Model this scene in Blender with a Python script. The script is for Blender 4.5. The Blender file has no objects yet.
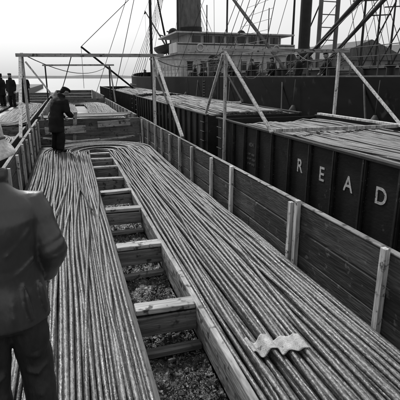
import bpy, bmesh, math, random
from mathutils import Vector, Matrix, noise
random.seed(7)
R=math.radians
sc=bpy.context.scene
sc.view_settings.view_transform='Standard'
sc.view_settings.look='None'
sc.view_settings.exposure=0
col=sc.collection

# ------------------------------------------------------------ materials
def mat(name, base, rough=.7, var=.35, scale=(4,4,4), island=0.0, bump=.3, bscale=40, spots=None, metallic=0, spec=.5, fine=.25, bdist=.01, rvar=0):
    m=bpy.data.materials.new(name); m.use_nodes=True
    nt=m.node_tree; N=nt.nodes; L=nt.links
    b=N['Principled BSDF']
    b.inputs['Roughness'].default_value=rough
    b.inputs['Metallic'].default_value=metallic
    b.inputs['Specular IOR Level'].default_value=spec
    tc=N.new('ShaderNodeTexCoord'); mp=N.new('ShaderNodeMapping')
    mp.inputs['Scale'].default_value=scale
    L.new(tc.outputs['Object'],mp.inputs['Vector'])
    n1=N.new('ShaderNodeTexNoise'); n1.inputs['Scale'].default_value=1; n1.inputs['Detail'].default_value=4; n1.inputs['Roughness'].default_value=.7
    L.new(mp.outputs[0],n1.inputs['Vector'])
    mr=N.new('ShaderNodeMapRange'); mr.inputs['From Min'].default_value=.3; mr.inputs['From Max'].default_value=.7
    mr.inputs['To Min'].default_value=1-var; mr.inputs['To Max'].default_value=1+var
    L.new(n1.outputs['Fac'],mr.inputs['Value'])
    out=mr.outputs[0]
    if bump or fine>.26:
        n2=N.new('ShaderNodeTexNoise'); n2.inputs['Scale'].default_value=bscale; n2.inputs['Detail'].default_value=2.5
        mp2=N.new('ShaderNodeMapping'); s=max(scale); mp2.inputs['Scale'].default_value=tuple(max(.08,v/s) for v in scale)
        L.new(tc.outputs['Object'],mp2.inputs['Vector']); L.new(mp2.outputs[0],n2.inputs['Vector'])
        mr2=N.new('ShaderNodeMapRange'); mr2.inputs['From Min'].default_value=.3; mr2.inputs['From Max'].default_value=.7
        mr2.inputs['To Min'].default_value=1-fine; mr2.inputs['To Max'].default_value=1+fine
        L.new(n2.outputs['Fac'],mr2.inputs['Value'])
        mu=N.new('ShaderNodeMath'); mu.operation='MULTIPLY'
        L.new(mr.outputs[0],mu.inputs[0]); L.new(mr2.outputs[0],mu.inputs[1])
        out=mu.outputs[0]
    if rvar:
        mrr=N.new('ShaderNodeMapRange'); mrr.inputs['From Min'].default_value=.35; mrr.inputs['From Max'].default_value=.65
        mrr.inputs['To Min'].default_value=rough-rvar; mrr.inputs['To Max'].default_value=rough+rvar
        L.new(n1.outputs['Fac'],mrr.inputs['Value']); L.new(mrr.outputs[0],b.inputs['Roughness'])
    if island:
        g=N.new('ShaderNodeNewGeometry'); mi=N.new('ShaderNodeMapRange')
        mi.inputs['To Min'].default_value=1-island; mi.inputs['To Max'].default_value=1+island
        L.new(g.outputs['Random Per Island'],mi.inputs['Value'])
        m3=N.new('ShaderNodeMath'); m3.operation='MULTIPLY'
        L.new(out,m3.inputs[0]); L.new(mi.outputs[0],m3.inputs[1]); out=m3.outputs[0]
    m4=N.new('ShaderNodeMath'); m4.operation='MULTIPLY'; m4.inputs[1].default_value=base
    L.new(out,m4.inputs[0]); out=m4.outputs[0]
    if spots:
        sscale,thr,sval=spots
        n3=N.new('ShaderNodeTexNoise'); n3.inputs['Scale'].default_value=sscale; n3.inputs['Detail'].default_value=2.5; n3.inputs['Roughness'].default_value=.75
        L.new(tc.outputs['Object'],n3.inputs['Vector'])
        m5=N.new('ShaderNodeMapRange'); m5.inputs['From Min'].default_value=thr; m5.inputs['From Max'].default_value=thr+.09
        L.new(n3.outputs['Fac'],m5.inputs['Value'])
        mx=N.new('ShaderNodeMix'); mx.data_type='FLOAT'
        L.new(m5.outputs[0],mx.inputs[0]); L.new(out,mx.inputs[2]); mx.inputs[3].default_value=sval
        out=mx.outputs[0]
    cc=N.new('ShaderNodeCombineColor')
    for i in range(3): L.new(out,cc.inputs[i])
    L.new(cc.outputs[0],b.inputs['Base Color'])
    if bump:
        bp=N.new('ShaderNodeBump'); bp.inputs['Strength'].default_value=bump; bp.inputs['Distance'].default_value=bdist
        L.new(n2.outputs['Fac'],bp.inputs['Height']); L.new(bp.outputs[0],b.inputs['Normal'])
    return m

M={}
M['cable']=mat('cable_jacket',.088,.47,.65,(13,5,13),.5,.9,75,spots=(55,.61,.36),fine=.5,bdist=.006,spec=.45,rvar=.12)  # pale spots: dust, plus glints painted into the colour
M['cable_far']=mat('cable_jacket_far',.075,.55,.5,(5,1.5,5),.5,0,40,spots=(14,.63,.28),spec=.4)
M['woodY']=mat('plank_wood_long',.08,.7,.6,(14,.9,14),.3,.7,60,spots=(9,.64,.03),spec=.35)
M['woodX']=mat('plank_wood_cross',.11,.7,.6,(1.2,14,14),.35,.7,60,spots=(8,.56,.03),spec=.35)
M['woodZ']=mat('stake_wood',.40,.7,.5,(18,18,1.5),.35,.6,60,spots=(12,.58,.08),spec=.3)
M['pale']=mat('pale_wood',.19,.65,.6,(8,1.2,8),.35,.6,50,spots=(7,.55,.045),spec=.35)
M['capwood']=mat('cap_wood',.15,.8,.6,(12,1.2,12),.45,.6,50,spots=(6,.56,.04),spec=.3)
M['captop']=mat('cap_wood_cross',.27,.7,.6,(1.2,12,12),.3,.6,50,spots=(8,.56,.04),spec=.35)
M['woodwall']=mat('wall_board',.030,.7,.7,(6,1.0,9),.5,.8,50,spots=(8,.60,.09),fine=.45,spec=.35)
M['steel']=mat('car_steel_paint',.008,.6,.6,(1.3,1.0,2.5),.12,.3,30,spots=(6,.66,.045),spec=.25)
M['steelrib']=mat('car_steel_rib',.015,.6,.6,(3,3,3),.1,0,30,spots=(11,.63,.08),spec=.3)
M['letter']=mat('letter_paint',.40,.7,.4,(12,12,12),0,0,40,spots=(20,.55,.03))
M['stencil']=mat('stencil_paint',.09,.7,.5,(12,12,12),0,0,40,spots=(20,.55,.015))
M['iron']=mat('dark_iron',.010,.6,.5,(3,3,3),.1,0,30,spec=.3)
M['hull']=mat('hull_paint',.005,.8,.6,(1,.4,2),0,0,10,spots=(1.6,.62,.025),spec=.08)
M['white']=mat('ship_white_paint',.38,.7,.3,(2,2,.6),.12,0,20,spots=(2.5,.62,.12),spec=.2)
M['grey']=mat('grey_paint',.09,.7,.4,(2,2,.7),.2,0,20,spec=.2)
M['boom']=mat('boom_paint',.035,.7,.4,(2,2,.7),.2,0,20,spec=.2)
M['glass']=mat('dark_glass',.01,.15,.2,(1,1,1),0,0,20)
M['deck']=mat('deck_planks',.13,.8,.4,(9,.8,9),.3,0,20)
M['dock']=mat('dock_timber',.08,.85,.4,(.8,6,3),0,0,20,spots=(1.5,.62,.04))
M['dirt']=mat('rubble_dirt',.018,.45,.8,(9,9,9),0,1,55,spots=(30,.57,.2),bdist=.03)
M['chips']=mat('rubble_chips',.075,.5,.7,(12,12,12),.95,0,45)
M['canvas']=mat('canvas_wrap',.36,.9,.3,(14,14,14),0,.6,130,spots=(16,.6,.12),spec=.2)
M['rope']=mat('rope_fibre',.06,.9,.3,(8,8,8),.1,0,60)
M['leather']=mat('oilskin_coat',.030,.40,.15,(2,2,1),0,.25,60,bdist=.004,spec=.7,fine=.1)
M['dungaree']=mat('work_trousers',.015,.7,.3,(7,7,3),0,.5,40,bdist=.01)
M['felt']=mat('hat_felt',.42,.8,.25,(9,9,9),0,.4,60,spots=(12,.64,.2))
M['coat2']=mat('wool_coat',.008,.85,.4,(5,5,5),0,0,60,spec=.2)
M['skin']=mat('skin',.2,.55,.12,(9,9,9),0,0,60)
M['eye']=mat('eye',.4,.2,.05,(9,9,9),0,0,60)
M['shed']=mat('shed_wall',.14,.8,.25,(.2,.2,.4),.2,0,3)
M['farhill']=mat('far_shore',.6,1,.1,(.01,.01,.02),0,0,1)  # pale base, distance haze painted into the shore colour

# ------------------------------------------------------------ builders
def empty(name,loc=(0,0,0),parent=None):
    o=bpy.data.objects.new(name,None); o.location=loc; col.objects.link(o)
    if parent: o.parent=parent
    return o
class B:
    def __init__(s): s.v=[]; s.f=[]
    def add(s,vs,fs):
        n=len(s.v); s.v+= [tuple(p) for p in vs]; s.f+=[tuple(i+n for i in f) for f in fs]
    def box(s,x0,x1,y0,y1,z0,z1,j=0):
        def r(): return random.uniform(-j,j) if j else 0
        vs=[(x+r(),y+r(),z+r()) for z in (z0,z1) for x,y in ((x0,y0),(x1,y0),(x1,y1),(x0,y1))]
        s.add(vs,[(3,2,1,0),(4,5,6,7),(0,1,5,4),(1,2,6,5),(2,3,7,6),(3,0,4,7)])
    def beam(s,p0,p1,w,h=None,up=(0,0,1)):
        h=h or w; p0=Vector(p0);p1=Vector(p1); d=(p1-p0).normalized(); up=Vector(up)
        if abs(d.dot(up))>.98: up=Vector((0,1,0))
        a=d.cross(up).normalized(); b=a.cross(d)
        vs=[]
        for p in (p0,p1):
            for i,j in ((-1,-1),(1,-1),(1,1),(-1,1)): vs.append(p+a*i*w/2+b*j*h/2)
        s.add(vs,[(3,2,1,0),(4,5,6,7),(0,1,5,4),(1,2,6,5),(2,3,7,6),(3,0,4,7)])
    def tube(s,pts,r,n=8,cap=True):
        pts=[Vector(p) for p in pts]; k=len(pts)
        rr=r if isinstance(r,(list,tuple)) else [r]*k
        up=Vector((0,0,1)); vs=[]; a=None
        for i,p in enumerate(pts):
            d=(pts[min(i+1,k-1)]-pts[max(i-1,0)]).normalized()
            if a is None:
                u=up if abs(d.dot(up))<.9 else Vector((0,1,0))
                a=d.cross(u).normalized()
            else:
                a=(a-d*a.dot(d)).normalized()
            b=a.cross(d)
            for q in range(n):
                t=2*math.pi*q/n
                vs.append(p+(a*math.cos(t)+b*math.sin(t))*rr[i])
        fs=[]
        for i in range(k-1):
            for q in range(n):
                q2=(q+1)%n
                fs.append((i*n+q,i*n+q2,(i+1)*n+q2,(i+1)*n+q))
        if cap:
            fs.append(tuple(range(n))[::-1]); fs.append(tuple((k-1)*n+q for q in range(n)))
        s.add(vs,fs)
    def rings(s,rs,n=24,cap=True):
        vs=[];fs=[]
        for cx,cy,cz,rx,ry in rs:
            for q in range(n):
                t=2*math.pi*q/n; vs.append((cx+rx*math.cos(t),cy+ry*math.sin(t),cz))
        for i in range(len(rs)-1):
            for q in range(n):
                q2=(q+1)%n; fs.append((i*n+q,i*n+q2,(i+1)*n+q2,(i+1)*n+q))
        if cap:
            fs.append(tuple(range(n))[::-1]); fs.append(tuple((len(rs)-1)*n+q for q in range(n)))
        s.add(vs,fs)
    def ell(s,c,r,nu=16,nv=10):
        rs=[]
        for i in range(1,nv):
            t=math.pi*i/nv; rs.append((c[0],c[1],c[2]-r[2]*math.cos(t),r[0]*math.sin(t),r[1]*math.sin(t)))
        s.rings(rs,nu)
    def obj(s,name,m,parent=None,bevel=0,smooth=False,loc=None,rot=None,xf=None):
        me=bpy.data.meshes.new(name)
        vs=[tuple(xf(Vector(p))) for p in s.v] if xf else s.v
        me.from_pydata(vs,[],s.f); me.validate(); me.update()
        if smooth: me.polygons.foreach_set('use_smooth',[True]*len(me.polygons))
        o=bpy.data.objects.new(name,me); col.objects.link(o); me.materials.append(m)
        if parent: o.parent=parent
        if bevel:
            md=o.modifiers.new('bevel','BEVEL'); md.width=bevel; md.segments=2; md.limit_method='ANGLE'
        if loc: o.location=loc
        if rot: o.rotation_euler=rot
        return o
def nz(a,b,c=0): return noise.noise(Vector((a,b,c)))

# ------------------------------------------------------------ camera
H=2.0; psi=math.atan(.2996); th=math.atan(123/430)
cam=bpy.data.cameras.new('camera'); co=bpy.data.objects.new('camera',cam); col.objects.link(co)
cam.sensor_width=36; cam.lens=36*430/400; cam.clip_end=6000; cam.clip_start=.05
co.location=(0,0,H); co.rotation_euler=(math.pi/2-th,0,-psi)
sc.camera=co

# ------------------------------------------------------------ world / sun
w=bpy.data.worlds.new('World'); sc.world=w; w.use_nodes=True
nt=w.node_tree; nt.nodes.clear()
sky=nt.nodes.new('ShaderNodeTexSky'); sky.sky_type='NISHITA'; sky.sun_disc=False
EL,AZ=R(42),R(-12)
sky.sun_elevation=EL; sky.sun_rotation=AZ; sky.dust_density=4; sky.air_density=1.5
bw=nt.nodes.new('ShaderNodeRGBToBW'); bg=nt.nodes.new('ShaderNodeBackground'); bg.inputs[1].default_value=.05
bg2=nt.nodes.new('ShaderNodeBackground')
tcw=nt.nodes.new('ShaderNodeTexCoord'); nw=nt.nodes.new('ShaderNodeTexNoise'); nw.inputs['Scale'].default_value=1.6; nw.inputs['Detail'].default_value=4
mw=nt.nodes.new('ShaderNodeMapRange'); mw.inputs['To Min'].default_value=.50; mw.inputs['To Max'].default_value=.66
nt.links.new(tcw.outputs['Generated'],nw.inputs['Vector']); nt.links.new(nw.outputs['Fac'],mw.inputs['Value']); nt.links.new(mw.outputs[0],bg2.inputs['Color'])
bg2.inputs[1].default_value=1
ad=nt.nodes.new('ShaderNodeAddShader'); ow=nt.nodes.new('ShaderNodeOutputWorld')
nt.links.new(sky.outputs[0],bw.inputs[0]); nt.links.new(bw.outputs[0],bg.inputs[0])
nt.links.new(bg.outputs[0],ad.inputs[0]); nt.links.new(bg2.outputs[0],ad.inputs[1]); nt.links.new(ad.outputs[0],ow.inputs[0])
sl=bpy.data.lights.new('sun','SUN'); sl.energy=3.4; sl.angle=R(7); sl.color=(1,1,1)
so=bpy.data.objects.new('sun',sl); col.objects.link(so); so.location=(0,0,30)
d=Vector((math.sin(AZ)*math.cos(EL),math.cos(AZ)*math.cos(EL),math.sin(EL)))
so.rotation_euler=d.to_track_quat('Z','Y').to_euler()

# ------------------------------------------------------------ water, dock
wm=mat('water',.25,.2,.15,(.1,.1,.1),0,.5,2.5,bdist=.1)
b=B(); b.add([(-2500,-2500,-3.4),(2500,-2500,-3.4),(2500,2500,-3.4),(-2500,2500,-3.4)],[(0,1,2,3)]); b.obj('water',wm)
ZD=-1.75
b=B(); b.box(-11,8.7,-12,75,-4,ZD); b.obj('dock',M['dock'],bevel=.03)
for x in (-0.05,1.45,5.1,6.6,-4.0,-2.5):
    b=B(); b.box(x-.035,x+.035,-12,75,ZD+.1,ZD+.16); b.box(x-.06,x+.06,-12,75,ZD+.002,ZD+.1)
    b.obj('rail',M['iron'])

# ------------------------------------------------------------ cable coil (main)
XC=.72; YE=12.3; N0=28; SP=.0455
def coil(name,mtl):
    b=B()
    def strand(d0,z0,seed,amp=.018,y0=-2.5,drift=None,r=.0235,za=.012,step=.1):
        L=YE-y0; arc=math.pi*d0; tot=2*L+arc; k=int(tot/step); pts=[]
        f=(d0-.34)/1.25
        for i in range(k+1):
            s=tot*i/k
            d=d0+amp*nz(s*.55,seed*3.7)+.045*nz(s*.3,d0*1.9,5.)*min(1,max(0,f)*3)*min(1,(1.05-f)*6)
            if drift: d+=drift(s)
            if s<L: x=XC-d; y=y0+s; side=0
            elif s<L+arc:
                a=(s-L)/d0; x=XC-d*math.cos(a); y=YE+d*math.sin(a); side=(s-L)/arc
            else: x=XC+d; y=YE-(s-L-arc); side=1
            z=z0+za*nz(s*.9,seed*5.1,9)+.045*nz(s*.2,d0*2.6,3)
            z+= side*(.06*math.sin(max(0,f)*math.pi)) + .02*math.sin(max(0,f)*math.pi) - .25*max(0,f-.9)
            pts.append((x,y,z))
        b.tube(pts,r,8,False)
    for i in range(N0): strand(.345+SP*i,-.03+random.uniform(-.013,.013),i,r=.0188+random.uniform(-.0015,.0022),za=.034)
    for i in range(N0-1): strand(.368+SP*i,-.082,50+i,step=.25,r=.0215)
    for i in range(11):
        d0=.42+.105*i+random.uniform(-.03,.03); ph=random.uniform(0,9); am=random.uniform(.06,.14)
        strand(d0,.008,90+i,drift=lambda s,ph=ph,am=am:am*math.sin(s*.36+ph)+.025*math.sin(s*1.1+ph),za=.012,r=.018)
    global COILV
    COILV=[v for v in b.v if 1.05<v[0]<1.65 and 2.2<v[1]<2.9]
    return b.obj(name,mtl,smooth=True)
coil('cable_coil',M['cable'])
b=B(); b.box(-.95,.36,-2.6,12.6,-.50,-.12); b.box(1.06,2.34,-2.6,12.6,-.50,-.12); b.box(-.95,2.34,12.605,14.2,-.5,-.12)
b.obj('coil_gap_shade',M['iron'])  # dark filler boxes, stand in for the shade deep between strands

# ------------------------------------------------------------ trough
tr=empty('timber_trough')
b=B()
y=-2
while y<12.1:
    l=min(random.uniform(3,4.4),12.2-y); o_=random.uniform(-.006,.006)
    b.box(.995+o_,1.045+o_,y,y+l-.006,-.205,-.03+random.uniform(-.01,.01),.006); b.box(1.0-o_,1.043-o_,y,y+l-.006,-.38,-.213,.006); y+=l
b.obj('right_board',M['pale'],tr,.008)
b=B(); b.box(.385,.43,-2,12.2,-.38,-.05,.004); b.obj('left_board',M['woodY'],tr,.006)
b=B(); bt=B()
ys=[1.72,3.42,5.0,6.6,7.75,8.9,10.1,11.2,12.0]
for y in ys:
    s=random.uniform(-.03,.03); a=random.uniform(-.02,.02)
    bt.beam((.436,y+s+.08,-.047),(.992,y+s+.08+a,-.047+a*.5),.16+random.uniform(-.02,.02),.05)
    b.box(.436,.99,y-.01,y+.028,-.27,-.085,.008)
    b.box(.436,.985,y+.15,y+.185,-.27,-.085,.008)
    b.beam((.436,y-.16,-.35),(.99,y-.13+a,-.35),.09,.055)
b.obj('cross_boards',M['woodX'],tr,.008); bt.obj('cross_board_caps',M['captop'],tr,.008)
b=B(); nx,ny=26,560; vs=[];fs=[]
for j in range(ny):
    for i in range(nx):
        x=.43+.57*i/(nx-1); y=-1+13.2*j/(ny-1)
        z=-.40+.06*nz(x*5,y*3)+.05*nz(x*15,y*15,2)+.028*nz(x*38,y*38,4); vs.append((x,y,z))
for j in range(ny-1):
    for i in range(nx-1): a=j*nx+i; fs.append((a,a+1,a+nx+1,a+nx))
b.add(vs,fs); b.obj('rubble_bed',M['dirt'],smooth=True)
b=B()
for i in range(4200):
    y=random.uniform(1.3,11.5) if i%2 else random.uniform(1.5,5); x=random.uniform(.45,.98)
    if nz(x*4,y*2.5,7)<-.2: continue
    z=-.385+.06*nz(x*5,y*3)+.05*nz(x*15,y*15,2); s=random.uniform(.004,.012)*(2 if random.random()<.06 else 1)
    e=Matrix.Rotation(random.uniform(0,6.3),3,'Z')@Matrix.Rotation(random.uniform(-1,1),3,'X')@Matrix.Rotation(random.uniform(-.8,.8),3,'Y')
    pts=[(-s*random.uniform(.8,2.0),-s*.6,0),(s,-s*random.uniform(.3,.8),0),(s*1.2,s*.5,0.3*s),(-s*.5,s*random.uniform(.5,.9),0)]
    c=Vector((x,y,z)); P=[c+e@Vector(p) for p in pts]; Q=[p+e@Vector((0,0,-s*.9)) for p in P]
    b.add(P+Q,[(0,1,2,3),(7,6,5,4),(0,4,5,1),(1,5,6,2),(2,6,7,3),(3,7,4,0)])
b.obj('rubble_chips',M['chips'])
b=B()
for i in range(18):
    y=random.uniform(1.6,8); x=random.uniform(.48,.9); a=random.uniform(0,6.3); l=random.uniform(.06,.22); dx=l*math.cos(a)*.5
    b.beam((x,y,-.36),(min(.97,x+dx),y+l*math.sin(a),-.35+random.uniform(0,.05)),.018,.01)
b.obj('wood_splinters',M['pale'])

# ------------------------------------------------------------ timber-sided gondola
def trucks(parent,x0,x1,y0,y1):
    b=B(); xc=(x0+x1)/2
    for yc in (y0+2,y1-2):
        for dy in (-.85,.85):
            for dx in (-.75,.75):
                b.tube([(xc+dx-.06,yc+dy,ZD+.58),(xc+dx+.06,yc+dy,ZD+.58)],.42,20)
            b.tube([(xc-.8,yc+dy,ZD+.58),(xc+.8,yc+dy,ZD+.58)],.07,8)
        for dx in (-.9,.9):
            b.box(xc+dx-.05,xc+dx+.05,yc-1.15,yc+1.15,ZD+.5,ZD+.68)
        b.box(xc-.9,xc+.9,yc-.2,yc+.2,ZD+.6,ZD+.8)
    b.obj('trucks',M['iron'],parent)
def timbercar(name,x0,x1,y0,y1,ztop,zf,stakes,rstakes=None):
    e=empty(name)
    b=B(); b.box(x0-.05,x1+.05,y0,y1,zf-.14,zf); b.box(x0-.02,x1+.02,y0,y1,zf-.42,zf-.145); b.obj('floor_frame',M['steel'],e)
    b=B(); nb=4; hh=(ztop-zf)/nb
    for k in range(nb):
        for xx in (x0-.05,x1):
            y=y0
            while y<y1-.1:
                l=min(random.uniform(3.2,5),y1-y)
                if y1-(y+l)<.6: l=y1-y
                o=random.uniform(-.008,.008)
                b.box(xx+o,xx+.05+o,y+.004,y+l-.004,zf+k*hh+.010,zf+(k+1)*hh-.008,.006); y+=l
    b.obj('side_boards',M['woodwall'],e,.004)
    b=B()
    for k in range(nb):
        b.box(x0+.02,x1-.02,y1-.05,y1,zf+k*hh+.006,zf+(k+1)*hh-.006,.003)
    b.obj('end_boards',M['woodX'],e,.004)
    b=B(); 
    for y in stakes:
        y+=random.uniform(-.02,.02); w=random.uniform(.045,.065); t=random.uniform(-.03,.06); l=random.uniform(-.03,.03)
        b.beam((x1-.035,y,zf+.3),(x1-.035,y+l,ztop+t),w+.01,.05,up=(1,0,0))
        b.beam((x0+.035,y,zf+.3),(x0+.035,y-l,ztop+t),w+.01,.05,up=(1,0,0))
    b.obj('stakes',M['woodZ'],e,.004)
    b=B()
    for xa,xb in ((x1-.004,x1+.056),(x0-.056,x0+.004)):
        y=y0
        while y<y1-.05:
            l=min(random.uniform(2,4.5),y1-y); o=random.uniform(-.008,.008)
            b.box(xa+o,xb+o,y+.004,y+l-.004,ztop+.006,ztop+.022,.004); y+=l
    b.obj('top_cap',M['capwood'],e,.004)
    trucks(e,x0,x1,y0,y1)
    return e
st=[-1.2,.9,2.63,4.02,4.2,6.1,7.1,8.37,9.4,10.4,11.4,12.3,13.5,14.6]
timbercar('timber_sided_rail_car',-1.0,2.37,-2.8,15.3,.64,-.5,st)
timbercar('timber_sided_rail_car',-1.0,2.37,16.3,30,.64,-.5,[16.6+1.2*i for i in range(11)])
timbercar('timber_sided_rail_car',-1.0,2.37,31,46,.75,-.5,[31.3+1.3*i for i in range(11)])
timbercar('timber_sided_rail_car',-4.75,-1.38,-2,14.5,.5,-.5,[-1+1.2*i for i in range(12)])
timbercar('timber_sided_rail_car',-4.75,-1.38,15.5,31,.5,-.5,[16+1.2*i for i in range(12)])
timbercar('timber_sided_rail_car',-4.75,-1.38,32,47,.5,-.5,[32.5+1.2*i for i in range(12)])

def racetrack(name,xc,d0,d1,ya,yb,z,sp=.052,both=True,mtl=None):
    b=B(); n=int((d1-d0)/sp)
    for lay in range(2):
        for i in range(n):
            dd=d0+i*sp+lay*sp*.5; f=(dd-d0)/(d1-d0)
            base=[]
            k=int((yb-ya)/.4)
            for j in range(k): base.append((xc-dd,ya+(yb-ya)*j/k))
            for j in range(18): a=math.pi*j/18; base.append((xc-dd*math.cos(a),yb+dd*math.sin(a)))
            for j in range(k+1): base.append((xc+dd,yb-(yb-ya)*j/k))
            if both:
                for j in range(1,19): a=math.pi*j/18; base.append((xc+dd*math.cos(a),ya-dd*math.sin(a)))
            pts=[(x+.04*nz(y*.35,x*.8,z)+.012*nz(y,i*3.3),y+.02*nz(x*2,i*2.1),z-lay*.045+.06*nz(y*.25,x*.9,2)+.03*nz(y*.9,i*2.7,4)+.08*math.sin(f*math.pi)) for x,y in base]
            b.tube(pts,.0235,6,False)
    b.box(xc-d1-.02,xc+d1+.02,ya-d1,yb+d1,z-.9,z-.1)
    return b.obj(name,mtl or M['cable_far'],smooth=True)
def straightcoil(name,x0,x1,y0,y1,z,sp=.052):
    b=B(); n=int((x1-x0)/sp); W=x1-x0
    for lay in range(3):
        for i in range(n+1):
            if lay==2 and random.random()<.7: continue
            x=x0+i*sp+lay*sp*.5; f=(x-x0)/W; st_=random.uniform(0,1.2) if lay<2 else 0; ph=random.uniform(0,9); am=.10 if lay==2 else 0
            k=int((y1-y0)/.45); pts=[]
            for j in range(k+1):
                y=y0+(y1-st_-y0)*j/k
                pts.append((x+.05*nz(y*.35,x*.8,z)+.015*nz(y,i*3.3)+am*math.sin(y*.3+ph),y,z-(lay if lay<2 else -.7)*.045+.07*nz(y*.25,x*.9,2)+.03*nz(y*.9,i*2.7,4)+.12*math.sin(max(0,min(1,f))*math.pi)*(1+.4*math.sin(f*9))-.25*max(0,(y-(y1-1.2))/1.2)**2))
            b.tube(pts,.0225,6)
    b.box(x0,x1,y0,y1-.2,-.45,z-.16)
    return b.obj(name,M['cable_far'],smooth=True)
racetrack('cable_coil',-3.06,.25,1.6,-.2,12.6,.36)
racetrack('cable_coil',-3.06,.25,1.6,17.4,29,.36)
straightcoil('cable_coil',4.32,7.38,-2.7,12.0,.68)
straightcoil('cable_coil',4.32,7.38,13.4,28.1,.78)
straightcoil('cable_coil',4.32,7.38,29.5,44.2,.80)
racetrack('cable_coil',.68,.3,1.6,18.3,28.2,.35)

# ------------------------------------------------------------ steel gondolas with lettering
def gondola(name,x0,x1,y0,y1,ztop,zf,ribs):
    e=empty(name)
    b=B(); b.box(x0+.02,x0+.04,y0,y1,zf,ztop-.05); b.box(x1-.04,x1-.02,y0,y1,zf,ztop-.05)
    b.box(x0+.045,x1-.045,y0,y0+.03,zf,ztop-.05); b.box(x0+.045,x1-.045,y1-.03,y1,zf,ztop-.05); b.box(x0+.045,x1-.045,y0+.04,y1-.04,zf-.06,zf)
    b.obj('side_sheets',M['steel'],e)
    b=B()
    for xx,s in ((x0,-1),(x1,1)):
        b.box(xx-.05,xx+.055,y0-.02,y1+.02,ztop-.045,ztop)
        b.box(xx-.035,xx+.03,y0-.02,y1+.02,zf-.2,zf-.02)
        for y in ribs:
            b.box(xx-.03 if s<0 else xx-.015,xx+.015 if s<0 else xx+.03,y-.045,y+.045,zf-.015,ztop-.05)
            b.box(xx-.045 if s<0 else xx+.032,xx-.032 if s<0 else xx+.045,y-.015,y+.015,zf-.015,ztop-.05)
    b.obj('ribs_and_chords',M['steelrib'],e,.005)
    b=B()
    for y in ribs:
        for dy in (-.07,.07):
            z=zf+.08
            while z<ztop-.08:
                b.box(x0+.010,x0+.022,y+dy-.009,y+dy+.009,z-.009,z+.009); z+=.1
    b.obj('rivets',M['steelrib'],e,.003)
    b=B(); b.box(x0+.15,x1-.15,y0+.3,y1-.3,zf-.5,zf-.07); b.box((x0+x1)/2-.15,(x0+x1)/2+.15,y0-.45,y1+.45,zf-.45,zf-.2); b.obj('underframe',M['iron'],e)
    b=B()
    for k in range(4):
        z=zf+.15+k*.3
        for yy in (y1-.35,y0+.35):
            b.tube([(x0+.0,yy-.2,z),(x0-.07,yy-.2,z),(x0-.07,yy+.2,z),(x0,yy+.2,z)],.012,6)
    b.obj('grab_irons',M['steelrib'],e)
    trucks(e,x0,x1,y0,y1)
    return e
rb=[6.93-.78*i for i in range(-6,13)]
GX=4.2
g1=gondola('steel_gondola_car',GX,7.5,-2.9,12.2,.865,-.45,rb)
g2=gondola('steel_gondola_car',GX,7.5,13.2,28.3,.865,-.45,[13.6+.78*i for i in range(19)])
g3=gondola('steel_gondola_car',GX,7.5,29.3,44.4,.865,-.45,[29.7+.78*i for i in range(19)])
g4=gondola('steel_gondola_car',GX,7.5,45.4,60,.865,-.45,[45.7+.78*i for i in range(19)])
def letter(t,y,z,size,parent,name):
    cu=bpy.data.curves.new(name,'FONT'); cu.body=t; cu.size=size; cu.align_x='CENTER'; cu.extrude=.002; cu.offset=size*.012
    o=bpy.data.objects.new(name,cu); col.objects.link(o)
    dg=bpy.context.evaluated_depsgraph_get(); me=bpy.data.meshes.new_from_object(o.evaluated_get(dg)); bpy.data.objects.remove(o)
    o=bpy.data.objects.new(name,me); col.objects.link(o); me.materials.clear(); me.materials.append(M['letter'] if name=='letter' else M['stencil'])
    o.matrix_world=Matrix(((0,0,-1,GX+.015),(-1,0,0,y),(0,1,0,z),(0,0,0,1)))
    o.parent=parent
for i,ch in enumerate('READING'): letter(ch,7.32-.78*i,.22,.36,g1,'letter')
for (t,y,z,s) in (('68241',9.68,.36,.13),('CAPY 140000',9.68,.14,.07),('LD LMT 152300',9.68,.02,.07),('LT WT 54700',9.68,-.1,.07)):
    letter(t,y,z,s,g1,'stencil')
for i,ch in enumerate('READING'): letter(ch,23.0-.78*i,.22,.36,g2,'letter')

b=B()
b.beam((4.25,8.5,.885),(7.5,8.5,.885),.08,.08)
b.beam((7.47,-2,.90),(7.47,12,.90),.14,.06)
b.beam((4.25,18.5,.885),(7.5,18.6,.885),.1,.1)
b.obj('top_rail_timber',M['woodZ'],bevel=.005)

# ------------------------------------------------------------ timber frames
def frame(name,x0,x1,y,zb,zt,braces,dark=False):
    e=empty(name); b=B()
    b.beam((x0,y,zb),(x0,y,zt),.075,.075); b.beam((x1,y,zb),(x1+.02,y,zt),.075,.075)
    b.obj('posts',M['iron'] if dark else M['woodZ'],e,.005)
    b=B(); b.beam((x0-.15,y-.07,zt-.06),(x1+.3,y-.07,zt-.02),.06,.09)
    b.obj('crossbeam',M['captop'],e,.005)
    b=B()
    for p,q in braces: b.beam(p,q,.075,.045)
    b.obj('braces',M['iron'] if dark else M['woodZ'],e,.004)
    return e
frame('timber_frame',-1.09,2.47,13.0,-.5,2.62,[((2.52,12.9,2.55),(2.45,9.6,.68)),((-1.02,13.06,2.4),(-.3,13.06,1.35)),((-1.13,12.9,2.5),(-1.1,10.6,.66))])
frame('timber_frame',4.13,7.6,11.4,-.4,2.74,[((4.08,11.4,2.7),(4.12,8.4,.86)),((7.66,11.4,2.7),(7.6,8.6,.9)),((4.1,11.5,2.6),(4.15,13.2,.9))])
frame('timber_frame',4.13,7.6,22,-.4,2.9,[((4.08,22,2.8),(4.12,18.5,.87)),((7.66,22,2.8),(7.6,18.6,.9))],True)
frame('timber_frame',-1.09,2.47,27.0,-.5,2.7,[((2.52,26.9,2.55),(2.45,24,.68))],True)
b=B()
def sag(p,q,s,n=14): 
    p=Vector(p);q=Vector(q); return [p.lerp(q,i/n)-Vector((0,0,s*4*(i/n)*(1-i/n))) for i in range(n+1)]
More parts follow.
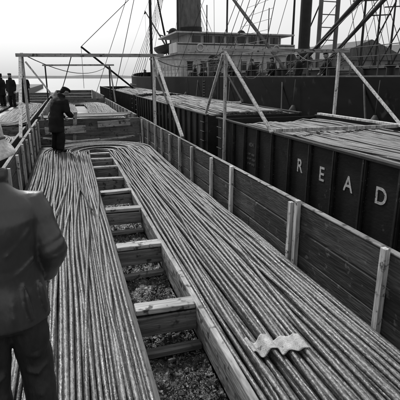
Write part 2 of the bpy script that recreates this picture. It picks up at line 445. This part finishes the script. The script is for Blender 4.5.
b.tube(sag((-1.09,13,2.6),(2.5,27,2.7),.5),.014,5)
b.tube(sag((2.47,13,2.6),(4.13,22,2.9),.4),.014,5)
b.tube(sag((4.13,11.4,2.7),(9.9,22,2.2),.5),.014,5)
b.tube(sag((.2,13,2.6),(-.6,20,.6),.1),.014,5)
b.tube(sag((7.6,11.4,2.7),(9.9,18,3),.3),.014,5)
b.tube(sag((2.47,13,2.55),(4.13,11.4,2.7),.35),.012,5)
b.obj('slung_ropes',M['rope'],smooth=True)
b=B(); pts=[]
for i in range(70):
    t=i/69; pts.append((-.08+ .32*t+.07*math.sin(t*6), 11.95-5.6*t+.3*math.sin(t*9), .045+ .02*math.sin(t*12)**2))
b.tube(pts,.013,6)
b.obj('hauling_line',M['rope'],smooth=True)
b=B()
b.beam((-.85,14.75,.1),(.15,14.5,-.02),.22,.04); b.beam((-.8,15.0,.30),(.5,14.95,.33),.24,.04,up=(0,1,0)); b.beam((.7,14.6,-.03),(2.1,14.9,.05),.2,.04); b.beam((-.4,14.2,.0),(.9,14.45,.03),.16,.05)
b.beam((.1,15.2,-.1),(.2,14.9,.9),.12,.04); b.beam((-.5,15.2,-.1),(-.55,14.95,.85),.12,.04)
b.beam((.9,15.05,.45),(2.0,15.08,.5),.2,.04,up=(0,1,0))
b.obj('dunnage_boards',M['captop'],bevel=.004)
b=B()
for i in range(5):
    b.beam((-.95+random.uniform(0,.4),15.05+.30*i,.70+random.uniform(0,.03)),(2.3-random.uniform(0,.5),15.1+.33*i,.7+random.uniform(0,.04)),.2,.04)
b.obj('gangway_boards',M['woodX'],bevel=.004)
# canvas wrap draped on the actual strands
b=B(); nx,ny=48,16; G=[]
for j in range(ny):
    row=[]
    for i in range(nx):
        u=i/(nx-1);v=j/(ny-1)
        x=1.15+.40*u+.008*nz(v*3,u*2,8); y=2.49+.18*v-.14*u+.010*nz(u*4,v*2,6)
        z=max([q[2] for q in COILV if abs(q[0]-x)<.024 and abs(q[1]-y)<.075] or [0])
        row.append([x,y,z])
    G.append(row)
for it in range(3):
    Z=[[p[2] for p in r_] for r_ in G]
    for j in range(ny):
        for i in range(nx):
            nb_=[Z[jj][ii] for jj in range(max(0,j-2),min(ny,j+3)) for ii in range(max(0,i-1),min(nx,i+2))]
            G[j][i][2]=.5*max(Z[j][i],sum(nb_)/len(nb_))+.5*sum(nb_)/len(nb_)
vs=[];fs=[]
for j in range(ny):
    for i in range(nx):
        x,y,z=G[j][i]; u=i/(nx-1); vs.append((x,y,z+.010+.003*nz(x*40,y*40,1)-.02*max(0,abs(u-.5)-.46)/.04))
for j in range(ny-1):
    for i in range(nx-1): a=j*nx+i; fs.append((a,a+1,a+nx+1,a+nx))
b.add(vs,fs); o=b.obj('canvas_wrap',M['canvas'],smooth=True); md=o.modifiers.new('s','SOLIDIFY'); md.thickness=.004; md.offset=-1

# ------------------------------------------------------------ people
tex=bpy.data.textures.new('folds','CLOUDS'); tex.noise_scale=.2; tex.noise_depth=1
def man(name,loc,rz,mats,lean=0,pose='carry',hat='brim',coat=.75,vox=.011,sc_=1,bulk=1,head=0):
    e=empty(name,loc); e.rotation_euler=(0,0,rz); e.scale=(sc_*bulk,sc_*bulk,sc_)
    mc,mt,mh=mats
    def xf(p):
        t=min(1,max(0,(p.z-.85)/.35)); a=-lean*t
        if head and p.z>1.5:
            c=Vector((0,0,1.5)); p=c+Matrix.Rotation(-head,3,'X')@(p-c)
        if a:
            c=Vector((0,0,.9)); q=p-c; q=Matrix.Rotation(a,3,'X')@q; p=c+q
        return p
    far=vox>.02
    def fin(b,nm,m,v,fold=0,sm=3):
        o=b.obj(nm,m,e,xf=xf,smooth=True)
        r=o.modifiers.new('r','REMESH'); r.mode='VOXEL'; r.voxel_size=v; r.use_smooth_shade=True
        s=o.modifiers.new('s','SMOOTH'); s.iterations=sm; s.factor=.6
        if fold:
            dd=o.modifiers.new('d','DISPLACE'); dd.texture=tex; dd.strength=fold; dd.mid_level=.5; dd.texture_coords='LOCAL'
        return o
    if pose=='carry':
        arms=[((.185,0,1.40),(.258,-.05,1.13),(.235,.13,.94)),((-.185,0,1.40),(-.262,-.04,1.14),(-.2,.22,1.04))]
    elif pose=='reach':
        arms=[((.18,.02,1.41),(.23,.12,1.13),(.14,.33,.98)),((-.18,.02,1.41),(-.24,.05,1.13),(-.16,.30,.92))]
    else:
        arms=[((.185,0,1.41),(.245,-.03,1.12),(.235,.06,.86)),((-.185,0,1.41),(-.245,-.03,1.12),(-.235,.06,.86))]
    b=B()
    b.rings([(0,0,coat,.220,.18),(0,0,coat+.05,.218,.173),(0,0,.95,.205,.155),(0,0,1.08,.195,.144),(0,-.01,1.2,.212,.15),(0,-.018,1.32,.222,.152),(0,-.012,1.40,.212,.138),(0,-.005,1.45,.17,.118),(0,0,1.485,.115,.098),(0,.008,1.51,.088,.09),(0,.008,1.535,.098,.103),(0,.008,1.585,.096,.10)],28)
    for s,el,wr in arms:
        S,E,W=Vector(s),Vector(el),Vector(wr)
        pts=[S+Vector((-.04*(1 if s[0]>0 else -1),0,.0)),S,S.lerp(E,.35),S.lerp(E,.75),E,E.lerp(W,.3),E.lerp(W,.7),W]
        b.tube(pts,[.07,.08,.08,.076,.076,.072,.068,.068],14)
        if pose=='carry':
            for t in (.78,.93):
                c=S.lerp(E,t); dd=((E-S).normalized()+Vector((.3,.2,0))).normalized(); b.tube([c-dd*.03,c-dd*.008,c+dd*.01,c+dd*.03],[.068,.080,.080,.068],14)
    if pose=='carry': # drag folds from the armpits and across the back, hanging folds in the skirt
        for p,q,r_ in (((.15,-.125,1.28),(.02,-.152,1.16),.014),((-.15,-.125,1.28),(-.02,-.152,1.14),.014),((.16,-.10,1.12),(.04,-.140,1.04),.012),((-.16,-.10,1.12),(-.03,-.140,1.03),.012),((.09,-.150,1.0),(.11,-.160,.80),.016),((-.06,-.150,1.0),(-.08,-.166,.78),.016),((.17,-.10,.98),(.19,-.10,.80),.015),((.02,-.150,.96),(.02,-.17,.79),.012)):
            P,Q=Vector(p),Vector(q); b.tube([P,P.lerp(Q,.3),P.lerp(Q,.7),Q],[r_*.5,r_,r_,r_*.5],8)
    fin(b,'coat',mc,vox*(.75 if pose=='carry' else 1),.03 if pose=='carry' else .05,5 if pose=='carry' else 3)
    b=B()
    b.rings([(0,0,.70,.15,.11),(0,0,.8,.175,.13),(0,0,.95,.16,.12)],20)
    for sx in (-1,1):
        K=Vector((sx*.115,.035,.48)); b.tube([(sx*.085,0,.82),(sx*.1,.015,.66),K,(sx*.118,.01,.3),(sx*.12,-.005,.13),(sx*.12,-.01,.09)],[.108,.108,.096,.092,.088,.092],14)
        if pose=='carry':
            for zz in (.56,.44,.30): b.tube([(sx*.112-.06,-.05,zz),(sx*.112,-.075,zz-.02),(sx*.112+.06,-.05,zz+.015)],[.010,.018,.010],8)
    fin(b,'trousers',mt,vox,.04,3)
    b=B()
    for sx in (-1,1):
        b.tube([(sx*.12,-.01,.16),(sx*.12,-.01,.07)],[.06,.062],12)
        b.tube([(sx*.12,-.06,.05),(sx*.122,.02,.05),(sx*.13,.12,.045),(sx*.135,.19,.035)],[.045,.05,.05,.035],12)
        b.box(sx*.12-.04,sx*.12+.045,-.1,-.03,0.0,.04)
    fin(b,'boots',M['iron'],.015,0,2)
    b=B()
    b.ell((0,.02,1.68),(.076,.092,.105)); b.ell((0,.055,1.615),(.052,.055,.055)); b.tube([(0,.0,1.5),(0,.01,1.62)],[.06,.056],12)
    b.tube([(0,.105,1.69),(0,.125,1.66),(0,.122,1.645)],[.010,.015,.012],8)
    b.box(-.022,.022,.098,.112,1.612,1.620); b.box(-.045,.045,.088,.106,1.70,1.712)
    for sx in (-1,1): b.ell((sx*.078,.01,1.67),(.012,.022,.032),8,6)
    fin(b,'head',M['skin'],.012 if far else .006,0,2)
    b=B()
    for sx in (-1,1): b.ell((sx*.032,.100,1.683),(.011,.009,.008),8,6)
    b.obj('eyes',M['eye'],e,smooth=True,xf=xf)
    b=B(); b.ell((0,-.004,1.70),(.08,.088,.10)); b.ell((0,-.03,1.645),(.066,.06,.06))
    fin(b,'hair',M['coat2'],.01,.008,1)
    b=B()
    if hat=='brim':
        n=40; prof=[(.152,1.655),(.150,1.672),(.128,1.700),(.107,1.722),(.103,1.75),(.101,1.785),(.088,1.818),(.06,1.834),(.025,1.832)]
        vs=[];fs=[]
        for k,(r,z) in enumerate(prof):
            for q in range(n):
                t=2*math.pi*q/n; br=1 if r>.12 else 0
                dz=.012*math.cos(2*t)+.018*nz(math.cos(t)*2,math.sin(t)*2,z*3); sagb=-.03*max(0,-math.sin(t))*br
                r2=r*(1+.05*nz(math.cos(t)*3,math.sin(t)*3,z*9))
                if k>=6: dz-=.02*math.exp(-(math.cos(t)*r/.03)**2)
                vs.append((r2*math.cos(t)*.95,r2*math.sin(t)*1.08+.01,z+dz+sagb))
        for i in range(len(prof)-1):
            for q in range(n): fs.append((i*n+q,i*n+(q+1)%n,(i+1)*n+(q+1)%n,(i+1)*n+q))
        fs.append(tuple((len(prof)-1)*n+q for q in range(n)))
        b.add(vs,fs); o=b.obj('hat',mh,e,smooth=True,xf=xf)
        md=o.modifiers.new('s','SOLIDIFY'); md.thickness=.006; md=o.modifiers.new('u','SUBSURF'); md.levels=2; md.render_levels=2
        b=B(); b.tube([(.106*.95*math.cos(t*.2),.106*1.08*math.sin(t*.2)+.01,1.728+.012*math.cos(.4*t)) for t in range(33)],.007,6); b.obj('hat_band',M['grey'],e,smooth=True,xf=xf)
    else:
        b.rings([(0,.02,1.725,.084,.1),(0,.02,1.75,.098,.112),(0,.015,1.775,.094,.105),(0,.01,1.797,.05,.06)],20)
        b.rings([(0,.09,1.722,.06,.06),(0,.09,1.735,.055,.055)],14)
        fin(b,'cap',mh,.01,.004,2)
    b=B()
    for k,(s,el,wr) in enumerate(arms):
        E,W=Vector(el),Vector(wr); d=(W-E).normalized(); sx=1 if s[0]>0 else -1
        side=d.cross(Vector((0,0,1))).normalized(); nrm=side.cross(d).normalized()
        b.tube([W-d*.03,W+d*.02,W+d*.05,W+d*.085],[.028,.03,.034,.03],10)
        for i in range(4):
            o_=side*(-.028+.0185*i); l=(.030,.034,.036,.028)[i]
            p0=W+d*.075+o_; p1=p0+d*l; p2=p1+(d*.5-nrm*.8).normalized()*l*.8; p3=p2+(-d*.3-nrm*.9).normalized()*l*.6
            b.tube([p0,p1,p2,p3],[.0105,.010,.009,.0075],8)
        q0=W+d*.03-side*.028*sx; b.tube([q0,q0-side*.022*sx+d*.025-nrm*.015,q0-side*.02*sx+d*.05-nrm*.03],[.013,.011,.009],8)
    fin(b,'hands',M['skin'],.008 if far else .0045,0,1)
    return e
man('workman',(-.40,2.26,0),R(12),(M['leather'],M['dungaree'],M['felt']),lean=R(4),pose='carry',hat='brim',coat=.76,sc_=.985,head=R(8))
man('workman',(-.36,12.5,.0),R(-60),(M['coat2'],M['coat2'],M['coat2']),lean=R(16),pose='reach',hat='cap',coat=.55,sc_=1.0,vox=.016,bulk=1.2,head=R(18))
C2=(M['coat2'],)*3
for x,y,r_,p_ in ((-2.9,26,150,'down'),(-3.5,27,60,'down'),(-2.5,29.5,200,'reach')):
    man('workman',(x,y,.40),R(r_),C2,pose=p_,hat='cap',coat=.6,vox=.03)
for x,y,r_,p_ in ((10.3,30,90,'down'),(10.3,27,100,'reach'),(10.5,62,90,'down'),(11.2,65,40,'down'),(10.3,33.5,80,'reach'),(10.4,24.2,110,'down'),(10.4,36.2,95,'down'),(10.3,21,85,'reach'),(10.3,18.6,100,'down'),(10.4,16.2,80,'reach'),(10.4,51,90,'down')):
    man('workman',(x,y,1.2),R(r_),C2,pose=p_,lean=R(12) if p_=='reach' else 0,hat='cap',coat=.7,vox=.03)

# ------------------------------------------------------------ cargo ship
ship=empty('cargo_ship'); SX=16.4
def hw(y):
    if y>62: t=(y-62)/26; return 6.6*math.sqrt(max(0.0,1-t*t))+.05
    if y<-15: t=(-15-y)/20; return 6.6*(1-t**2)+.05
    return 6.6
def gz(y): return 2.0+ .9*max(0,(y-60)/28)**2 + .6*max(0,(14-y)/40)**2
vs=[];fs=[]; yl=[-34+ i*2 for i in range(62)]; prof=[(.90,-3.6),(.985,-1.5),(1,.3),(1,None)]
for y in yl:
    for sx in (-1,1):
        for k,z in prof:
            vs.append((SX+sx*hw(min(y,88))*k,y,gz(y) if z is None else z))
n=8
for i in range(len(yl)-1):
    for k in range(3):
        fs.append((i*n+k,(i+1)*n+k,(i+1)*n+k+1,i*n+k+1))
        fs.append((i*n+4+k,i*n+4+k+1,(i+1)*n+4+k+1,(i+1)*n+4+k))
b=B(); b.add(vs,fs); o=b.obj('hull',M['hull'],ship); md=o.modifiers.new('s','SOLIDIFY'); md.thickness=.12
b=B(); vs=[];fs=[]
for y in yl: vs+= [(SX-hw(min(y,88))+.1,y,1.15),(SX+hw(min(y,88))-.1,y,1.15)]
for i in range(len(yl)-1): fs.append((2*i,2*i+1,2*i+3,2*i+2))
b.add(vs,fs); b.obj('main_deck',M['deck'],ship)
b=B()
for i in range(len(yl)-1):
    y,y2=yl[i],yl[i+1]; x=SX-hw(min(y,88)); x2=SX-hw(min(y2,88))
    b.beam((x,y,gz(y)+.02),(x2,y2,gz(y2)+.02),.2,.06)
b.obj('gunwale_cap',M['grey'],ship)
b=B()
for i in range(7,len(yl)-6):
    y,y2=yl[i],yl[i+1]; x=SX-hw(min(y,88))
    b.beam((x-.06,y,.9),(x-.06,y2,.9),.1,.14); b.beam((x-.035,y,-.4),(x-.035,y2,-.4),.04,.05); b.box(x-.03,x,y-.04,y+.04,-3,1.9)
b.obj('hull_seams',M['iron'],ship)
b=B()
for i in range(10):
    y=9+i*4.4; x=SX-6.62; b.tube([(x-.02,y+.45*math.cos(t*.4),1.45+.16*math.sin(t*.4)) for t in range(17)],.035,6)
for k in range(9): b.beam((9.66,31,.1+k*.2),(9.66,31.5,.1+k*.2),.03)
b.beam((9.68,31,0),(9.68,31,2),.03); b.beam((9.68,31.5,0),(9.68,31.5,2),.03)
b.obj('hull_fittings',M['grey'],ship)
b=B()
for y in (12,17.5,23.5,29,36,44): b.tube([(9.6,y,1.9),(9.55,y,.75)],.012,5); b.tube([(9.55,y,.8),(9.55,y,.6),(9.55,y,-.2),(9.55,y,-.4)],[.05,.17,.17,.05],12)
b.obj('fenders',M['rope'],ship,smooth=True)
b=B()
for y in [8+1.5*i for i in range(30)]:
    x=SX-6.55; b.tube([(x,y,2),(x,y,3.0)],.022,5)
for z in (2.35,2.68,3.0): b.tube([(SX-6.55,8,z),(SX-6.55,52,z)],.015,5)
b.obj('deck_railing',M['grey'],ship)
HY=42
b=B()
b.box(10.6,22.4,HY,HY+14,1.2,4.1)
b.box(10.3,22.8,HY-.3,HY+14.3,4.1,4.22)
b.box(11.6,21.4,HY+.5,HY+8,4.22,6.0)
b.box(10.2,22.6,HY-.1,HY+8.4,6.0,6.15)
b.box(10.2,10.3,HY-.3,HY+3,4.22,5.15); b.box(22.5,22.6,HY-.3,HY+3,4.22,5.15); b.box(10.3,22.5,HY-.3,HY-.22,4.26,5.15)
b.obj('deck_house',M['white'],ship,.02)
b=B()
for i in range(8):
    x=11.3+i*1.4; b.box(x,x+.55,HY-.012,HY+.02,2.7,3.4)
for i in range(8):
    x=11.9+i*1.18; b.box(x,x+.9,HY+.485,HY+.52,5.2,5.85)
for i in range(8): y=HY+1+i*1.6; b.box(10.585,10.62,y,y+.5,2.7,3.3)
b.box(10.585,10.62,HY+13,HY+13.7,1.3,3.2)
b.obj('windows',M['glass'],ship)
b=B()
for i in range(8):
    x=11.3+i*1.4
    b.box(x-.06,x+.61,HY-.03,HY-.014,2.62,2.69); b.box(x-.06,x+.61,HY-.03,HY-.014,3.41,3.48)
    b.box(x+.25,x+.29,HY-.03,HY-.014,2.7,3.4)
for i in range(9): x=10.4+i*1.5; b.beam((x,HY-.15,5.15),(x,HY-.15,6.0),.06)
b.box(14.9,17.9,HY-.5,HY-.31,1.3,2.6)
b.box(10.3,22.5,HY-.318,HY-.305,4.95,5.05)
for x in (13.2,19.6): b.tube([(x,HY-.2,4.3),(x,HY-.2,8.5)],.05,6)
b.tube([(16.4,HY+3,6.1),(16.4,HY+3,12.5)],.1,8); b.beam((15,HY+3,10.5),(17.8,HY+3,10.5),.07)
b.obj('house_trim',M['boom'],ship)
b=B()
for x in (12.5,20.5):
    b.tube([(x+.32*math.cos(t*.4),HY-.36,4.7+.32*math.sin(t*.4)) for t in range(17)],.07,8)
b.obj('life_rings',M['white'],ship,smooth=True)
b=B(); b.tube([(16.6,60,4),(16.5,60.1,9),(16.4,60.4,19)],[1.6,1.6,1.6],32); b.tube([(16.4,60.4,19),(16.4,60.4,19.15)],1.7,32)
b.obj('funnel',M['grey'],ship,smooth=False)
b=B(); b.tube([(16.58,60,7.6),(16.55,60,8.4)],1.63,32); b.tube([(16.6,60,4.1),(16.6,60,5.6)],[1.9,1.65],32); b.tube([(14.75,59.3,4),(14.7,59.3,17)],.09,8); b.obj('funnel_band',M['iron'],ship)
def cowl(x,y,z,h,r,b):
    b.tube([(x,y,z),(x,y,z+h*.7),(x,y-.05,z+h*.85),(x,y-.25*h*.5,z+h),(x,y-.45*h*.5,z+h)],[r*.55,r*.55,r*.65,r*.95,r*1.15],18,False)
b=B()
for x,y,z,h,r in ((12.2,HY+10,4.2,2.6,.5),(20.6,HY+10,4.2,2.6,.5),(12.6,38.5,1.2,2.2,.42),(20,38,1.2,2.4,.42),(11.4,33,1.2,1.8,.32),(19,33,1.2,2.0,.32)): cowl(x,y,z,h,r,b)
o=b.obj('ventilator_cowls',M['grey'],ship,smooth=True); md=o.modifiers.new('s','SOLIDIFY'); md.thickness=.03
for x in (11.4,21.6):
    vs=[];fs=[]; n=10; K=15
    for i in range(K):
        t=i/(K-1)*2-1; wdt=.95*(1-abs(t)**2.4)+.02; dep=.8*(1-.5*abs(t)**3)
        for q in range(n):
            a=math.pi*q/(n-1); vs.append((x+wdt*math.cos(a),HY+11.5+3.4*t,5.4+.25*t*t-dep*math.sin(a)))
    for i in range(K-1):
        for q in range(n-1): fs.append((i*n+q,i*n+q+1,(i+1)*n+q+1,(i+1)*n+q))
        fs.append((i*n,(i+1)*n,(i+1)*n+n-1,i*n+n-1))
    b=B(); b.add(vs,fs); b.obj('lifeboat',M['boom'],ship)
    b=B()
    for dy in (-2.2,2.2): b.tube([(x+.9,HY+11.5+dy,4.2),(x+.9,HY+11.5+dy,6.2),(x+.5,HY+11.5+dy,6.9),(x,HY+11.5+dy,7)],.07,8)
    b.obj('davits',M['boom'],ship)
def mast(x,y,r,h,dark=True):
    b=B(); b.tube([(x,y,1.1),(x,y,9),(x,y,h)],[r,r*.92,r*.55],16); b.tube([(x,y,1.1),(x,y,2.6)],[r*1.35,r*1.3],16)
    b.beam((x-1.6,y,7.8),(x+1.6,y,7.8),.25,.3); b.tube([(x,y,h*.75),(x,y,h*.75+.3)],r*1.1,12)
    b.obj('mast',M['iron'],ship,smooth=False)
mast(15.0,26.5,.38,24); mast(16.5,66,.34,26)
b=B()
B0=[((14.2,26,2.4),(13.4,13,8.6)),((15.9,26,2.4),(18.6,16,11)),((14.2,27.2,2.4),(12.6,38,10.4)),((15.2,65,2.6),(11,56,13)),((17.2,67,2.6),(14,80,13))]
for p,q in B0: b.tube([p,Vector(p).lerp(Vector(q),.5),q],[.10,.13,.08],10)
b.obj('derrick_booms',M['boom'],ship)
b=B()
b.tube([(20.6,34,1.2),(20.6,34,16)],.18,10); b.tube([(22.2,34,1.2),(22.2,34,16)],.18,10)
for i in range(16): b.beam((20.6,34,2+i),(22.2,34,2+i),.07)
for i in range(8): b.beam((20.6,34,2+2*i),(22.2,34,4+2*i),.05)
b.obj('samson_posts',M['grey'],ship)
b=B()
for p,q in B0:
    top=(15,26.5,20) if p[1]<50 else (16.5,66,22)
    b.tube([q,top],.022,5); b.tube([q,Vector(q)+Vector((.1,0,-6 if q[2]>8 else -4))],.018,5); b.tube([q,(9.9,q[1]+3,2.1)],.018,5)
    b.beam(Vector(q)+Vector((-.08,0,-.5)),Vector(q)+Vector((.08,0,-.1)),.2,.25)
for i in range(6):
    b.tube([(15,26.5,18),(SX-6.5,22+i*1.8,2)],.022,5); b.tube([(15,26.5,18),(SX+6.5,22+i*1.8,2)],.022,5)
    b.tube([(16.5,66,20),(SX-6.3,61+i*2.2,2)],.03,5); b.tube([(16.5,66,20),(SX+6.3,61+i*2.2,2)],.03,5)
for k in range(22):
    f=.05+k*.035; p=Vector((SX-6.5,22,2)).lerp(Vector((15,26.5,18)),f); q=Vector((SX-6.5,27.4,2)).lerp(Vector((15,26.5,18)),f); b.tube([p,q],.012,4)
b.tube(sag((15,26.5,23.5),(16.5,66,25.5),1.2),.025,5); b.tube(sag((15,26.5,19),(16.4,59,19),1),.025,5); b.tube(sag((15,26.5,15),(16.4,HY+3,12),.6),.02,5)
b.tube([(16.5,66,24),(SX,88,4)],.03,5); b.tube([(15,26.5,21),(SX,-8,3)],.03,5); b.tube([(15,26.5,14),(20.6,34,15)],.025,5); b.tube([(22.2,34,15),(22.9,20,2)],.025,5); b.tube([(20.6,34,16),(SX-6.5,30,2)],.025,5)
for i in range(4): b.tube([(16.4,60.4,17),(16.4+3*math.cos(i*1.57+.7),60+4*math.sin(i*1.57+.7),4.3)],.02,5)
b.obj('rigging',M['iron'],ship)
b=B()
b.box(13,19.8,28.5,37,1.16,2.3); b.box(13,19.8,9,23,1.16,2.35)
b.obj('hatch_coamings',M['boom'],ship,.03)
b=B()
for k in range(9): b.box(12.9,19.9,28.6+k*.93,29.45+k*.93,2.31,2.42,.01)
for k in range(14): b.box(12.9,19.9,9.1+k*.98,10+k*.98,2.36,2.47,.01)
b.obj('hatch_covers',M['deck'],ship,.01)
b=B()
for x,y in ((11.4,25),(18.4,25),(11.6,39.5),(18.6,39.6),(12,17.5),(11.3,21),(14,24.6),(16.5,24.4)):
    b.tube([(x-.7,y,1.9),(x+.7,y,1.9)],.34,14); b.tube([(x-.75,y,1.9),(x-.68,y,1.9)],.55,16); b.tube([(x+.68,y,1.9),(x+.75,y,1.9)],.55,16); b.tube([(x-1.1,y,1.9),(x+1.1,y,1.9)],.12,10)
    b.box(x-.8,x-.76,y-.5,y+.5,1.16,2.2); b.box(x+.76,x+.8,y-.5,y+.5,1.16,2.2); b.tube([(x-.3,y+.6,1.7),(x-.3,y+1.2,1.7)],.25,12)
    b.tube([(x+.9,y,1.16),(x+.9,y,2.9)],.04,6); b.tube([(x-.5,y-.4,1.16),(x-.5,y-.4,2.6),(x-.2,y-.4,2.75)],.035,6)
for y in (12,16,20,24,30,36): 
    for dy in (-.3,.3): b.tube([(10.2,y+dy,1.16),(10.2,y+dy,2.3),(10.2,y+dy,2.4)],[.14,.14,.2],12)
b.obj('winches_and_bitts',M['iron'],ship)
b=B()
for i in range(5):
    x=random.uniform(10.8,12.6); y=random.uniform(24,38); h=random.uniform(1.0,1.35); w_=random.uniform(.3,.5); b.box(x,x+w_,y,y+w_*1.4,1.16,1.16+h,.03)
b.obj('deck_lockers',M['grey'],ship,.03)
b=B()
for i in range(4):
    x=10.8+i*.1; y=16+i*4.2; pts=[(x+.35*math.cos(a*.7)*(1+.01*a),y+.35*math.sin(a*.7),1.9+a*.01) for a in range(40)]
    b.tube(pts,.04,6)
for y in (13,19,26,33,46): b.tube(sag((9.75,y,1.9),(8.3,y-3,ZD+.3),.5),.04,6)
b.obj('mooring_lines',M['rope'],ship,smooth=True)

# ------------------------------------------------------------ distance
b=B()
vs=[];fs=[]; K=80
for i in range(K):
    x=-1600+i*45; z=6+8*nz(x*.004,1)+4*nz(x*.02,2); vs+=[(x,1800,-3.5),(x,1800,z),(x,2100,z*.8)]
for i in range(K-1):
    a=i*3; fs+=[(a,a+3,a+4,a+1),(a+1,a+4,a+5,a+2)]
b.add(vs,fs); b.obj('hills',M['farhill'])
def shed(x0,x1,y0,y1,h,name='dock_shed',z0=-2):
    e=empty(name); b=B(); b.box(x0,x1,y0,y1,z0,h); b.obj('walls',M['shed'],e)
    b=B(); xm=(x0+x1)/2; b.add([(x0-.5,y0-.5,h),(x1+.5,y0-.5,h),(xm,y0-.5,h+(x1-x0)*.2),(x0-.5,y1+.5,h),(x1+.5,y1+.5,h),(xm,y1+.5,h+(x1-x0)*.2)],[(0,1,2),(3,5,4),(0,2,5,3),(1,4,5,2),(0,3,4,1)]); b.obj('roof',M['grey'],e)
    b=B(); k=int((x1-x0)/3)
    for i in range(k): b.box(x0+.8+i*3,x0+2.2+i*3,y0-.05,y0+.05,h*.35,h*.75)
    b.obj('windows',M['glass'],e)
b=B(); b.box(30,140,-20,220,-4,-1.2); b.obj('quay',M['dock'])
shed(60,84,95,150,6); shed(88,112,100,150,7); shed(40,56,110,170,5)
b=B(); b.box(-70,-11.5,70,240,-4,-1.5); b.obj('quay',M['dock'])
shed(-30,-22,90,120,1.2,'low_shed'); shed(-16,-12,70,82,1.0,'low_shed')
def farmast(x,y,h):
    e=empty('distant_ship_mast'); b=B(); b.tube([(x,y,-1),(x,y,h)],[.35,.15],8); b.beam((x-3,y,h*.7),(x+3,y,h*.72),.25); b.tube([(x,y,h*.9),(x-6,y,2)],.06,5); b.tube([(x,y,h*.9),(x+6,y,2)],.06,5); b.tube([(x,y,3),(x+5,y-3,h*.7)],.16,6); b.obj('spars',M['iron'],e)
for x,y,h in ((60,82,24),(70,90,22),(47,88,26),(78,95,26)): farmast(x,y,h)
e=empty('dock_derrick'); b=B()
b.tube([(8.4,45,-1.7),(8.4,45,16)],[.16,.12],8); b.tube([(8.2,45,-.5),(1.5,42,4.6)],.09,8); b.tube([(1.5,42,4.6),(8.4,45,11)],.03,5); b.tube([(1.5,42,4.6),(1.5,42,1)],.02,5)
b.tube([(8.4,45,15),(3.2,38,-1.7)],.03,5); b.tube([(8.4,45,15),(3,60,-1.7)],.03,5)
b.obj('spars',M['iron'],e)
